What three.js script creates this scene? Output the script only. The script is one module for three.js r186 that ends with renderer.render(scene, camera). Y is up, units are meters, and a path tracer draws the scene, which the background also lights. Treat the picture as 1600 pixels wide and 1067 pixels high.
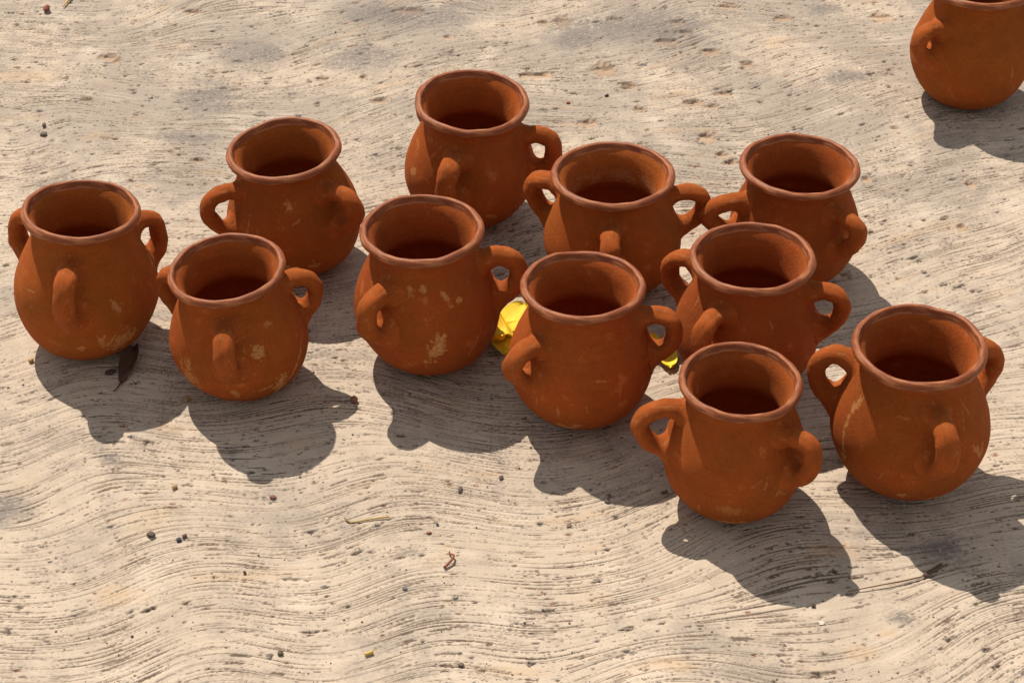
import * as THREE from 'three';
import { mergeGeometries } from 'three/addons/utils/BufferGeometryUtils.js';

const scene = new THREE.Scene();
const D2R = Math.PI / 180;

/* ---------------------------------------------------------------- camera, sky, sun, exposure */
const camera = new THREE.PerspectiveCamera(19.93, 1024 / 682, 0.05, 60);
camera.position.set(0, 1, 0);
camera.rotation.set(-37.634 * D2R, 0, 0);
scene.add(camera);

const SUN_AZ = 28 * D2R, SUN_EL = 55 * D2R;
const sunDir = new THREE.Vector3(-Math.sin(SUN_AZ) * Math.cos(SUN_EL), Math.sin(SUN_EL), -Math.cos(SUN_AZ) * Math.cos(SUN_EL));
{
  const W = 256, H = 128, data = new Float32Array(W * H * 4);
  for (let j = 0; j < H; j++) for (let i = 0; i < W; i++) {
    const el = ((j + 0.5) / H - 0.5) * Math.PI, az = ((i + 0.5) / W - 0.5) * 2 * Math.PI;
    const d = new THREE.Vector3(Math.cos(el) * Math.cos(az), Math.sin(el), Math.cos(el) * Math.sin(az));
    const up = Math.max(0, d.y), k = Math.pow(1 - up, 1.6);
    const glow = Math.pow(Math.max(0, d.dot(sunDir)), 10) * 0.5;
    const c = [0.52 + 0.36 * k + glow, 0.56 + 0.27 * k + glow * 0.93, 0.62 + 0.14 * k + glow * 0.8];
    const o = (j * W + i) * 4;
    for (let q = 0; q < 3; q++) data[o + q] = c[q] * 0.66;
    data[o + 3] = 1;
  }
  const sky = new THREE.DataTexture(data, W, H, THREE.RGBAFormat, THREE.FloatType);
  sky.mapping = THREE.EquirectangularReflectionMapping;
  sky.magFilter = THREE.LinearFilter; sky.minFilter = THREE.LinearFilter;
  sky.needsUpdate = true;
  scene.background = sky;
  scene.environment = sky;
}
const sun = new THREE.DirectionalLight(new THREE.Color().setRGB(1, 0.92, 0.80), 4.95);
sun.target.position.set(0, 0, -1.35);
sun.position.copy(sun.target.position).addScaledVector(sunDir, 4);
sun.castShadow = true;
sun.shadow.mapSize.set(4096, 4096);
Object.assign(sun.shadow.camera, { left: -1, right: 1, top: 1, bottom: -1, near: 0.5, far: 8 });
scene.add(sun, sun.target);

const renderer = new THREE.WebGLRenderer({ antialias: true });
renderer.setSize(1024, 682);
renderer.toneMapping = THREE.LinearToneMapping;
renderer.toneMappingExposure = 1.12;
renderer.shadowMap.enabled = true;
renderer.shadowMap.type = THREE.PCFSoftShadowMap;

/* ---------------------------------------------------------------- helpers */
function rng(seed) { let s = seed >>> 0; return () => { s = (s + 0x6D2B79F5) >>> 0; let t = s; t = Math.imul(t ^ (t >>> 15), t | 1); t ^= t + Math.imul(t ^ (t >>> 7), t | 61); return ((t ^ (t >>> 14)) >>> 0) / 4294967296; }; }
const PERM = new Uint8Array(512);
{ const r = rng(77), a = [...Array(256).keys()]; for (let i = 255; i > 0; i--) { const j = Math.floor(r() * (i + 1)); [a[i], a[j]] = [a[j], a[i]]; } for (let i = 0; i < 512; i++) PERM[i] = a[i & 255]; }
const GX = new Float32Array(256), GY = new Float32Array(256);
for (let i = 0; i < 256; i++) { GX[i] = Math.cos(i * 2.39996); GY[i] = Math.sin(i * 2.39996); }
const fade = (t) => t * t * t * (t * (t * 6 - 15) + 10);
function n2(x, y, px = 256, py = 256) {          // gradient noise, about -1 to 1, repeating every px, py (at most 256)
  const xf = Math.floor(x), yf = Math.floor(y), fx = x - xf, fy = y - yf;
  let x0 = xf % px; if (x0 < 0) x0 += px; let x1 = x0 + 1; if (x1 >= px) x1 = 0;
  let y0 = yf % py; if (y0 < 0) y0 += py; let y1 = y0 + 1; if (y1 >= py) y1 = 0;
  const a = PERM[PERM[x0] + y0], b = PERM[PERM[x1] + y0], c = PERM[PERM[x0] + y1], d = PERM[PERM[x1] + y1];
  const u = fade(fx), v = fade(fy);
  const p = GX[a] * fx + GY[a] * fy, q = GX[b] * (fx - 1) + GY[b] * fy, r = GX[c] * fx + GY[c] * (fy - 1), s = GX[d] * (fx - 1) + GY[d] * (fy - 1);
  const m = p + u * (q - p), n = r + u * (s - r);
  return (m + v * (n - m)) * 1.5;
}
const g3 = (h, x, y, z) => ((h & 1) ? -x : x) * ((h & 8) ? 1 : 0.4) + ((h & 2) ? -y : y) * ((h & 16) ? 1 : 0.5) + ((h & 4) ? -z : z);
function n3(x, y, z) {
  const xf = Math.floor(x), yf = Math.floor(y), zf = Math.floor(z), X = xf & 255, Y = yf & 255, Z = zf & 255;
  const fx = x - xf, fy = y - yf, fz = z - zf, u = fade(fx), v = fade(fy), w = fade(fz);
  const A = PERM[X] + Y, B = PERM[X + 1] + Y, AA = PERM[A & 511] + Z, AB = PERM[(A + 1) & 511] + Z, BA = PERM[B & 511] + Z, BB = PERM[(B + 1) & 511] + Z;
  const L = (a, b, t) => a + t * (b - a);
  return L(L(L(g3(PERM[AA & 511], fx, fy, fz), g3(PERM[BA & 511], fx - 1, fy, fz), u), L(g3(PERM[AB & 511], fx, fy - 1, fz), g3(PERM[BB & 511], fx - 1, fy - 1, fz), u), v),
    L(L(g3(PERM[(AA + 1) & 511], fx, fy, fz - 1), g3(PERM[(BA + 1) & 511], fx - 1, fy, fz - 1), u), L(g3(PERM[(AB + 1) & 511], fx, fy - 1, fz - 1), g3(PERM[(BB + 1) & 511], fx - 1, fy - 1, fz - 1), u), v), w);
}
const sst = (a, b, x) => { const t = Math.min(1, Math.max(0, (x - a) / (b - a))); return t * t * (3 - 2 * t); };
const toS = (l) => (l <= 0.0031308 ? l * 12.92 : 1.055 * Math.pow(l, 1 / 2.4) - 0.055);
const SRGB = new Uint8Array(4097); for (let i = 0; i <= 4096; i++) SRGB[i] = Math.round(255 * toS(i / 4096));
const s8 = (l) => SRGB[Math.max(0, Math.min(4096, Math.round(l * 4096)))];
function tex8(data, w, h, srgb, wrapS = THREE.RepeatWrapping, wrapT = THREE.RepeatWrapping) {
  const t = new THREE.DataTexture(data, w, h, THREE.RGBAFormat, THREE.UnsignedByteType);
  t.wrapS = wrapS; t.wrapT = wrapT; t.magFilter = THREE.LinearFilter; t.minFilter = THREE.LinearMipmapLinearFilter; t.generateMipmaps = true;
  if (srgb) t.colorSpace = THREE.SRGBColorSpace;
  t.needsUpdate = true; return t;
}
const used = {};
const numbered = (n) => { const k = used[n] = (used[n] ?? -1) + 1; return k ? `${n}_${String(k).padStart(3, '0')}` : n; };
function mesh(name, geo, mat, parent) { const m = new THREE.Mesh(geo, mat); m.name = name; m.castShadow = true; m.receiveShadow = true; parent.add(m); return m; }
function thing(name, label, category, [x, y, z], group) {
  const o = new THREE.Group(); o.name = numbered(name); o.position.set(x, y, z); o.userData = { label, category }; if (group) o.userData.group = group; scene.add(o); return o;
}
function single(name, geo, mat, label, category, [x, y, z], group) {
  const m = mesh(numbered(name), geo, mat, scene); m.position.set(x, y, z); m.userData = { label, category }; if (group) m.userData.group = group; return m;
}

/* ---------------------------------------------------------------- the ground: brushed concrete */
// the broom's strokes follow the lines v = z - w(x, z) = constant; w as a short cosine series (i, j, tenths of a millimetre)
const FLOW = [0,1,-452,0,3,-168,0,6,44,1,0,1255,1,1,148,1,4,94,1,8,82,1,10,52,2,0,-580,2,1,424,2,6,103,2,7,-58,2,9,-32,3,0,138,3,1,-176,3,3,139,3,4,51,3,5,-53,3,11,-26,4,0,-324,4,1,184,4,5,-31,4,6,117,4,10,-28,5,3,77,5,4,43,5,8,39,6,0,-149,6,3,-205,6,6,90,6,7,16,6,9,-15,6,10,-30,7,0,-82,7,5,-44,7,8,48,7,11,-26,8,0,-29,8,1,-33,8,2,91,8,3,-47,8,6,90,8,13,12,9,0,-93,9,1,41,9,4,52,9,7,26,9,8,47,9,9,30,9,10,20,10,3,-51,10,6,73,10,7,10,10,8,15,10,9,-21,11,0,-26,11,1,65,11,3,71,11,4,52,11,8,30,11,9,-19,12,0,47,12,1,57,12,4,45,12,6,97,12,10,18,12,11,16,13,0,-23,13,1,-29,13,2,-31,13,3,37,13,4,44,13,5,-23,13,7,16,13,8,29,13,9,10,13,10,29,14,1,44,14,2,-36,14,3,-35,14,5,-16,14,6,51,14,9,-17,15,0,18,15,1,-81,15,3,27,15,4,9,15,7,11,15,8,16,15,10,7,16,1,19,16,3,-47,16,4,5,16,5,-27,16,6,41,16,7,-20,16,9,-23,17,0,38,17,1,-45,17,3,52,17,4,17,17,6,8,17,7,6,17,8,11,18,1,32,18,3,-11,18,4,4,18,6,26,19,0,25,19,1,-71,19,5,-32,19,6,4,19,7,-10,20,0,4,20,2,9,20,3,-5,20,5,-8,21,0,19,21,3,24,21,4,10];
const GX0 = -0.66, GZ0 = -2.02, GW = 1.32, GH = 1.18, TN = 2048;
const WN = 320, WG = new Float32Array((WN + 1) * (WN + 1));
for (let j = 0; j <= WN; j++) for (let i = 0; i <= WN; i++) {
  const X = (GX0 + GW * i / WN + 0.7) / 1.4 * Math.PI, Z = (GZ0 + GH * j / WN + 2.1) / 1.35 * Math.PI;
  let s = 0; for (let k = 0; k < FLOW.length; k += 3) s += FLOW[k + 2] * Math.cos(FLOW[k] * X) * Math.cos(FLOW[k + 1] * Z);
  WG[j * (WN + 1) + i] = s * 1e-4;
}
function wAt(x, z) {
  const fx = Math.min(WN - 1e-3, Math.max(0, (x - GX0) / GW * WN)), fz = Math.min(WN - 1e-3, Math.max(0, (z - GZ0) / GH * WN));
  const i = Math.floor(fx), j = Math.floor(fz), a = fx - i, b = fz - j, o = j * (WN + 1) + i;
  return (WG[o] * (1 - a) + WG[o + 1] * a) * (1 - b) + (WG[o + WN + 1] * (1 - a) + WG[o + WN + 2] * a) * b;
}
function slopeAt(x, z) { const e = 0.004, wx = (wAt(x + e, z) - wAt(x - e, z)) / (2 * e), wz = (wAt(x, z + e) - wAt(x, z - e)) / (2 * e); return Math.max(-1.4, Math.min(1.4, wx / Math.max(0.25, 1 - wz))); }
const hr0 = rng(41);
const HT = new Float32Array(TN * TN), CR = new Float32Array(TN * TN), CG = new Float32Array(TN * TN), CB = new Float32Array(TN * TN);   // height in millimetres, linear colour
const mix = (o, c, t) => { CR[o] += (c[0] - CR[o]) * t; CG[o] += (c[1] - CG[o]) * t; CB[o] += (c[2] - CB[o]) * t; };
const BASE = [0.455, 0.367, 0.283], DIRT = [0.105, 0.070, 0.048], OCHRE = [0.42, 0.25, 0.11], GREY = [0.23, 0.195, 0.165], PALE = [0.57, 0.48, 0.38];
for (let j = 0; j < TN; j++) {
  const z = GZ0 + GH * (j + 0.5) / TN;
  for (let i = 0; i < TN; i++) {
    const x = GX0 + GW * (i + 0.5) / TN, o = j * TN + i, v = z - wAt(x, z);
    const big = n2(x * 6 + 11, z * 6 + 5), mid = n2(x * 27 + 3, z * 31 + 9), patch = n2(x * 13 + 40, z * 15 + 21);
    const far = sst(-1.25, -1.75, z);                                     // the back of the slab is more worn and pitted
    const A = n2(v * 290, x * 4.5 + 7.3), A2 = n2(v * 290 + 0.04, x * 4.5 + 7.3), B = n2(v * 520 + 31, x * 11), B2 = n2(v * 520 + 31.04, x * 11), C = n2(v * 600 + 60, x * 34 + 19), F = n2(v * 480 + 90, x * 16 + 50), E = n2(x * 330 + 17, z * 400 + 5), K = n2(v * 150 + 3, x * 15 + 11);
    const gA = Math.abs(A2 - A), gB = Math.abs(B2 - B), dA = Math.abs(A) * 0.138 / Math.max(0.02, gA), dB = Math.abs(B) * 0.077 / Math.max(0.02, gB);   // distances from a stroke's middle, in millimetres
    const pres = Math.max(0, 0.8 + 0.6 * patch + 0.3 * big - 0.35 * far), wA = 0.36 + 0.20 * K + 0.16 * E, wB = 0.26 + 0.12 * E;
    const ga = sst(wA, wA * 0.45, dA) * sst(0.012, 0.032, gA) * sst(-0.3, 0.1, K + 0.35 * E) * Math.min(1, pres * 1.2);                          // long thin strokes
    const gb = sst(wB, wB * 0.45, dB) * sst(0.012, 0.032, gB) * sst(-0.05, 0.35, n2(v * 260 + 44, x * 30 + 9) + 0.3 * patch + 0.25 * E) * 0.8;     // shorter broken ones
    const gc = sst(0.55, 0.68, C + 0.2 * patch + 0.25 * E) * 0.9;                                                          // short nicks
    const groove = Math.min(1, Math.max(ga, gb, gc));
    const sand = n2(x * 640, z * 640) * 0.5 + n2(x * 1300 % 256, z * 1300 % 256) * 0.5;
    HT[o] = big * 0.7 + mid * 0.12 + n2(v * 90 + 5, x * 6) * 0.2 + F * 0.06 - groove * 0.75 + sand * 0.13;
    const t = 1 + 0.07 * big + 0.06 * mid + 0.05 * F + 0.12 * sand + 0.07 * n2(x * 90, z * 110), sp = hr0();
    CR[o] = BASE[0] * t; CG[o] = BASE[1] * t; CB[o] = BASE[2] * t;
    const gr = n2(x * 9 + 71, z * 10 + 33) + 0.5 * n2(x * 60, z * 70 + 8) + 0.35 * sand + 0.3 * E;
    mix(o, GREY, 0.64 * sst(-0.1, 1.05, gr + 0.8 * far));
    mix(o, PALE, 0.5 * sst(0.25, 0.9, n2(x * 17 + 5, z * 19 + 81) + 0.4 * F));
    mix(o, OCHRE, 0.28 * sst(0.45, 1.0, n2(v * 60 + 9, x * 9 + 2) + 0.5 * mid + 0.3 * sand));
    if (sp < 0.016 + 0.012 * patch + 0.012 * far) mix(o, DIRT, 0.35 + 0.4 * sp / 0.03); else if (sp > 0.994) mix(o, PALE, 0.6);
    mix(o, DIRT, Math.min(1, groove * (0.80 + 0.25 * sst(-0.4, 0.5, n2(x * 33 + 2, z * 41)))));
  }
}
const kx = (z) => 0.00045 + (-z - 0.95) * 0.00027, kz = (z) => 0.00061 + (-z - 0.97) * 0.00092;
// a hollow with a ragged edge: half sizes in metres, depth in millimetres, the colour of what is exposed
function hollow(x, z, sx, sz, ang, depth, col, alpha, seed, rag = 0.45, soft = 0.55) {
  const R = Math.max(sx, sz) * 1.6, ca = Math.cos(ang), sa = Math.sin(ang);
  const i0 = Math.max(0, Math.floor((x - R - GX0) / GW * TN)), i1 = Math.min(TN - 1, Math.ceil((x + R - GX0) / GW * TN)), j0 = Math.max(0, Math.floor((z - R - GZ0) / GH * TN)), j1 = Math.min(TN - 1, Math.ceil((z + R - GZ0) / GH * TN));
  for (let j = j0; j <= j1; j++) for (let i = i0; i <= i1; i++) {
    const dx = GX0 + GW * (i + 0.5) / TN - x, dz = GZ0 + GH * (j + 0.5) / TN - z;
    const a = (dx * ca + dz * sa) / sx, b = (-dx * sa + dz * ca) / sz;
    const e = Math.sqrt(a * a + b * b) + rag * n2(a * 1.6 + seed * 7.1, b * 1.6 + seed * 3.3) + rag * 0.5 * n2(a * 4 + seed, b * 4 - seed);
    const t = sst(1, soft, e); if (t <= 0) continue;
    const o = j * TN + i; HT[o] -= depth * t; mix(o, col, alpha * t);
  }
}
const hr = rng(2024);
for (let k = 0; k < 36000; k++) {
  const x = GX0 + GW * hr(), z = GZ0 + GH * hr();
  const dens = 0.40 + 0.55 * n2(x * 10 + 9, z * 10 + 2) + 0.3 * n2(x * 35, z * 35 + 6) + 0.35 * sst(-1.3, -1.7, z);
  const q = hr(), s = q < 0.55 ? 0.00035 + 0.0004 * hr() : q < 0.955 ? 0.0006 + 0.0008 * hr() : 0.0014 + 0.0014 * hr();
  const el = 1 + 2.2 * hr() * hr(), ang = Math.atan(slopeAt(x, z)), pick = hr();
  if (hr() > dens) continue;
  const col = pick < 0.62 ? [0.10, 0.065, 0.045] : pick < 0.8 ? [0.07, 0.06, 0.065] : pick < 0.92 ? [0.24, 0.10, 0.055] : [0.34, 0.27, 0.2];
  hollow(x, z, s * el, s * 0.85, ang, 0.4 + s * 600, col, 0.92, k * 0.37, 0.85, 0.45);
}
for (let k = 0; k < 520; k++) {                      // the pitted patch at the back
  const x = -0.3 + 0.8 * hr(), z = -1.93 + 0.46 * hr(), s = 0.0009 + 0.0019 * hr() * hr(), d = n2(x * 7 + 31, z * 9 + 4), dark = hr();
  if (hr() > 0.62 + 0.6 * d - 0.5 * sst(0.25, 0.5, x) - 0.35 * sst(-1.62, -1.48, z)) continue;
  hollow(x, z, s * (1.1 + 1.1 * hr()), s * (0.7 + 0.5 * hr()), Math.atan(slopeAt(x, z)), 1.0, dark < 0.55 ? [0.115, 0.078, 0.058] : dark < 0.8 ? [0.23, 0.14, 0.095] : [0.30, 0.225, 0.16], 0.8, k * 1.13, 0.75, 0.6);
}
// places where the skin has flaked off (x, z, width, height seen from the path side)
const CHIPS = [-0.1318,-1.6932,24,9,0.0249,-1.7431,48,9,0.1829,-1.6895,28,9,0.0758,-1.6501,28,10,0.0535,-1.8592,22,14,0.0956,-1.7562,30,16,0.1632,-1.8143,32,10,0.2074,-1.7937,26,10,0.2923,-1.8664,26,8,0.1172,-1.725,24,8,0.2133,-1.7071,22,8,0.2015,-1.682,20,7,0.1904,-1.6225,26,14,0.2026,-1.5899,18,9,0.2114,-1.5784,16,8,0.1202,-1.7211,20,7,-0.193,-1.7379,20,6,-0.152,-1.7405,10,6,-0.4192,-1.7802,26,9,-0.4101,-1.7735,12,8,0.4326,-1.5392,14,9,0.4116,-1.4676,14,10,0.3357,-1.548,14,8,0.2082,-1.5773,14,7,-0.3007,-1.5818,22,7,-0.4278,-1.6957,16,6,-0.3458,-1.8808,24,6,0.1277,-1.677,16,8,0.2449,-1.7668,20,8,0.1782,-1.8564,20,8,0.2362,-1.8925,30,8,-0.1107,-1.8823,42,10,0.3978,-1.8678,34,12,0.3774,-1.6404,12,6,0.2934,-1.3926,16,10,0.2978,-1.5592,12,7,0.1835,-1.8351,22,7,0.1099,-1.8635,20,8,-0.0677,-1.824,12,6,0.0343,-1.8564,16,8];
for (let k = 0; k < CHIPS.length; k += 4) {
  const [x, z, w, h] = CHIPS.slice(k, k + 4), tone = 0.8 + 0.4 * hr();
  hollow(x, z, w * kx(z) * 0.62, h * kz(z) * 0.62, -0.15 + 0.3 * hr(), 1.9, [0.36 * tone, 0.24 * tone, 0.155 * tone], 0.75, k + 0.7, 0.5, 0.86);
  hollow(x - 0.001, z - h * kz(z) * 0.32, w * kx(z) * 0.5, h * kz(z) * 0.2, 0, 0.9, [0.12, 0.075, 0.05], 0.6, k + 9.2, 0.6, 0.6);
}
// grey and rusty stains, grainy at the edge
function stain(x, z, w, h, col, a, seed) {
  const sx = w * kx(z), sz = h * kz(z);
  const i0 = Math.max(0, Math.floor((x - 1.5 * sx - GX0) / GW * TN)), i1 = Math.min(TN - 1, Math.ceil((x + 1.5 * sx - GX0) / GW * TN)), j0 = Math.max(0, Math.floor((z - 1.5 * sz - GZ0) / GH * TN)), j1 = Math.min(TN - 1, Math.ceil((z + 1.5 * sz - GZ0) / GH * TN));
  for (let j = j0; j <= j1; j++) for (let i = i0; i <= i1; i++) {
    const px = GX0 + GW * (i + 0.5) / TN, pz = GZ0 + GH * (j + 0.5) / TN, e = Math.hypot((px - x) / sx, (pz - z) / sz);
    if (e > 1.5) continue;
    const f = n2(px * 45 + seed, pz * 45) * 0.55 + n2(px * 160, pz * 190 + seed) * 0.4 + n2(px * 500 + seed, pz * 500) * 0.3;
    mix(j * TN + i, col, a * sst(1.15, 0.1, e + 0.55 * f) * sst(-0.75, 0.35, n2(px * 320, pz * 380) + 0.3));
  }
}
const STAINS = [-0.3031,-1.702,70,35,-0.2669,-1.7869,60,30,-0.3184,-1.6225,60,12,-0.1597,-1.7802,70,30,-0.0965,-1.8707,120,25,-0.152,-1.8779,60,20,0.1367,-1.8492,160,35,0.0676,-1.8212,60,25,0.3406,-1.7405,60,15,-0.3825,-1.0856,50,35,-0.3153,-1.1482,16,10,0.3171,-1.0438,60,30,0.2778,-0.9751,30,14,0.3394,-1.8852,40,12,-0.2186,-1.1558,12,14];
for (let k = 0; k < STAINS.length; k += 4) stain(...STAINS.slice(k, k + 4), [0.145, 0.125, 0.115], 0.8, k * 1.7);
const RUST = [0.2367,-1.0438,60,20,0.2456,-0.9412,40,16,-0.0475,-1.0486,12,5,-0.0237,-1.0493,8,4,-0.4978,-1.7405,60,14,0.2663,-0.9595,20,10,-0.286,-0.9974,60,20,0.1109,-0.9291,50,14];
for (let k = 0; k < RUST.length; k += 4) stain(...RUST.slice(k, k + 4), [0.48, 0.29, 0.14], 0.36, k * 2.3 + 5);
// cracks
const CRACKS = [[-0.2836,-1.2807,-0.2819,-1.2609,-0.2831,-1.2465,-0.2776,-1.2373,-0.2831,-1.2167,-0.2801,-1.2029,-0.283,-1.1949],[-0.4135,-1.8281,-0.4105,-1.8005,-0.4075,-1.7735,-0.4026,-1.747],[0.0629,-1.6404,0.0823,-1.6574,0.0985,-1.6647],[0.1631,-1.682,0.1869,-1.6995,0.2102,-1.7084,0.2359,-1.7071,0.2548,-1.702,0.285,-1.7122],[0.3313,-1.7198,0.3599,-1.7379,0.3951,-1.7536],[0.2206,-0.991,0.2394,-0.9942,0.2634,-1.0007],[-0.2171,-1.0785,-0.2163,-1.0927,-0.219,-1.1036,-0.2183,-1.1145]];
function crack(c, wide, deep) {
  for (let k = 0; k + 3 < c.length; k += 2) {
    const L = Math.hypot(c[k + 2] - c[k], c[k + 3] - c[k + 1]), n = Math.ceil(L / 0.0004);
    for (let q = 0; q < n; q++) { const t = q / n, x = c[k] + (c[k + 2] - c[k]) * t, z = c[k + 1] + (c[k + 3] - c[k + 1]) * t, jx = 0.0012 * n2(x * 160 + k, z * 160) + 0.0005 * n2(x * 600, z * 600), jz = 0.0012 * n2(z * 170, x * 170 + k);
      const m = wide * (0.55 + 0.6 * Math.abs(n2(x * 90, z * 90 + k))); hollow(x + jx, z + jz, m, m, 0, deep * 0.22, [0.11, 0.075, 0.055], 0.33, q, 0.2); }
  }
}
CRACKS.forEach((c, k) => crack(c, k === 2 || k === 3 ? 0.0011 : 0.0005, 0.9));
for (let k = 0; k < 70; k++) { let x = GX0 + GW * hr(), z = GZ0 + GH * hr(), a = hr() * 6.3; const c = [x, z]; for (let q = 0; q < 4; q++) { a += (hr() - 0.5) * 1.2; x += Math.cos(a) * 0.006; z += Math.sin(a) * 0.008; c.push(x, z); } crack(c, 0.00032, 0.5); }
function groundY(x, z) {                          // metres
  let fx = (x - GX0) / GW * TN - 0.5, fz = (z - GZ0) / GH * TN - 0.5; const P = 2 * TN;
  const fold = (f) => { f = ((f % P) + P) % P; return Math.min(TN - 1.001, f < TN ? f : P - 1 - f < 0 ? 0 : P - 1 - f); };
  fx = Math.max(0, fold(fx)); fz = Math.max(0, fold(fz));
  const i = Math.floor(fx), j = Math.floor(fz), a = fx - i, b = fz - j, o = j * TN + i;
  return ((HT[o] * (1 - a) + HT[o + 1] * a) * (1 - b) + (HT[o + TN] * (1 - a) + HT[o + TN + 1] * a) * b) * 0.001;
}
{
  const data = new Uint8Array(TN * TN * 4);
  for (let o = 0; o < TN * TN; o++) { data[4 * o] = s8(CR[o]); data[4 * o + 1] = s8(CG[o]); data[4 * o + 2] = s8(CB[o]); data[4 * o + 3] = 255; }
  const map = tex8(data, TN, TN, true, THREE.MirroredRepeatWrapping, THREE.MirroredRepeatWrapping);
  const BN = 1024, bd = new Uint8Array(BN * BN * 4), rb = rng(5);
  for (let j = 0; j < BN; j++) for (let i = 0; i < BN; i++) {
    const h = 0.5 + 0.2 * n2(i / 8, j / 8, 128, 128) + 0.22 * n2(i / 4, j / 4, 256, 256) + 0.12 * (rb() - 0.5), o = 4 * (j * BN + i);
    bd[o] = bd[o + 1] = bd[o + 2] = Math.max(0, Math.min(255, h * 255)); bd[o + 3] = 255;
  }
  const bump = tex8(bd, BN, BN, false); bump.repeat.set(GW / 0.32, GH / 0.32);
  const mat = new THREE.MeshStandardMaterial({ map, roughness: 0.93, bumpMap: bump, bumpScale: 0.0003 });
  const xs = [], zs = [];
  const outer = [9, 5, 3, 1.8, 1.2, 0.9, 0.78]; for (const d of outer) xs.push(-d); for (let x = -0.64; x < 0.64; x += 0.0016) xs.push(x); for (const d of [...outer].reverse()) xs.push(d);
  for (const d of [10, 7, 5, 3.5, 2.7, 2.3, 2.1]) zs.push(-d); let z = -1.98; while (z < -0.86) { zs.push(z); z += 0.00062 + (-z - 0.9) * 0.00075; } for (const d of [-0.8, -0.6, -0.3, 0.2, 1, 3, 6]) zs.push(d);
  const nx = xs.length, nz = zs.length, pos = new Float32Array(nx * nz * 3), uv = new Float32Array(nx * nz * 2), idx = new Uint32Array((nx - 1) * (nz - 1) * 6);
  for (let j = 0; j < nz; j++) for (let i = 0; i < nx; i++) { const o = j * nx + i, inn = Math.abs(xs[i]) < 0.65 && zs[j] > -1.99 && zs[j] < -0.85; pos[3 * o] = xs[i]; pos[3 * o + 1] = inn ? groundY(xs[i], zs[j]) : 0; pos[3 * o + 2] = zs[j]; uv[2 * o] = (xs[i] - GX0) / GW; uv[2 * o + 1] = (zs[j] - GZ0) / GH; }
  let q = 0; for (let j = 0; j < nz - 1; j++) for (let i = 0; i < nx - 1; i++) { const a = j * nx + i; idx[q++] = a; idx[q++] = a + nx; idx[q++] = a + 1; idx[q++] = a + 1; idx[q++] = a + nx; idx[q++] = a + nx + 1; }
  const geo = new THREE.BufferGeometry(); geo.setAttribute('position', new THREE.BufferAttribute(pos, 3)); geo.setAttribute('uv', new THREE.BufferAttribute(uv, 2)); geo.setIndex(new THREE.BufferAttribute(idx, 1)); geo.computeVertexNormals();
  const g = mesh('ground', geo, mat, scene); g.userData = { label: 'wavy brushed concrete ground with pits, stains and fine cracks', kind: 'structure' };
  console.log('ground', nx, nz, idx.length / 3);
}

/* ---------------------------------------------------------------- clay */
const clayBump = (() => {
  const N = 1024, H = new Float32Array(N * N), r = rng(31);
  for (let j = 0; j < N; j++) for (let i = 0; i < N; i++) H[j * N + i] = 0.55 + 0.10 * n2(i / 32, j / 32, 32, 32) + 0.14 * n2(i / 9.143, j / 9.143, 112, 112) + 0.15 * n2(i / 4, j / 4, 256, 256);
  for (let k = 0; k < 2600; k++) {              // grains that stand out and holes where grains fell out
    const x = r() * N, y = r() * N, s = 1.5 + 4 * r() * r(), h = r() < 0.45 ? -0.32 : 0.22;
    for (let b = -8; b <= 8; b++) for (let a = -8; a <= 8; a++) { const e = Math.hypot(a, b) / s; if (e < 1) { const o = ((Math.floor(y) + b + N) % N) * N + (Math.floor(x) + a + N) % N; H[o] += h * (1 - e * e); } }
  }
  const d = new Uint8Array(N * N * 4); for (let o = 0; o < N * N; o++) { d[4 * o] = d[4 * o + 1] = d[4 * o + 2] = Math.max(0, Math.min(255, H[o] * 255)); d[4 * o + 3] = 255; }
  return tex8(d, N, N, false);
})();
const bodyBump = clayBump.clone(); bodyBump.repeat.set(4, 4); bodyBump.needsUpdate = true;
const handleBump = clayBump.clone(); handleBump.repeat.set(0.75, 1.3); handleBump.needsUpdate = true;
const rimBump = clayBump.clone(); rimBump.repeat.set(4, 0.35); rimBump.needsUpdate = true;
const CLAY = [0.332, 0.0760, 0.0122], SCUFF = [0.57, 0.28, 0.10];
function handleMap() {
  const N = 512, d = new Uint8Array(N * N * 4), r = rng(8);
  for (let j = 0; j < N; j++) for (let i = 0; i < N; i++) {
    const a = n2(i / 64, j / 64, 8, 8), b = n2(i / 16 + 3, j / 16, 32, 32), c = n2(i / 4, j / 4, 128, 128);
    const t = 1 + 0.14 * a + 0.08 * b + 0.08 * c, p = 0.3 * sst(0.35, 0.9, n2(i / 42.67 + 5, j / 42.67, 12, 12) + 0.4 * b + 0.3 * c), o = 4 * (j * N + i), sp = r() > 0.996 ? 0.12 : 0;
    for (let q = 0; q < 3; q++) d[o + q] = s8(CLAY[q] * t * (q ? 1 - 0.06 * a : 1) * (1 - p) + SCUFF[q] * p * 0.85 + sp); d[o + 3] = 255;
  }
  return tex8(d, N, N, true);
}
const handleMat = new THREE.MeshPhysicalMaterial({ specularIntensity: 0.35, map: handleMap(), roughness: 0.88, bumpMap: handleBump, bumpScale: 0.0010 });
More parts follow.
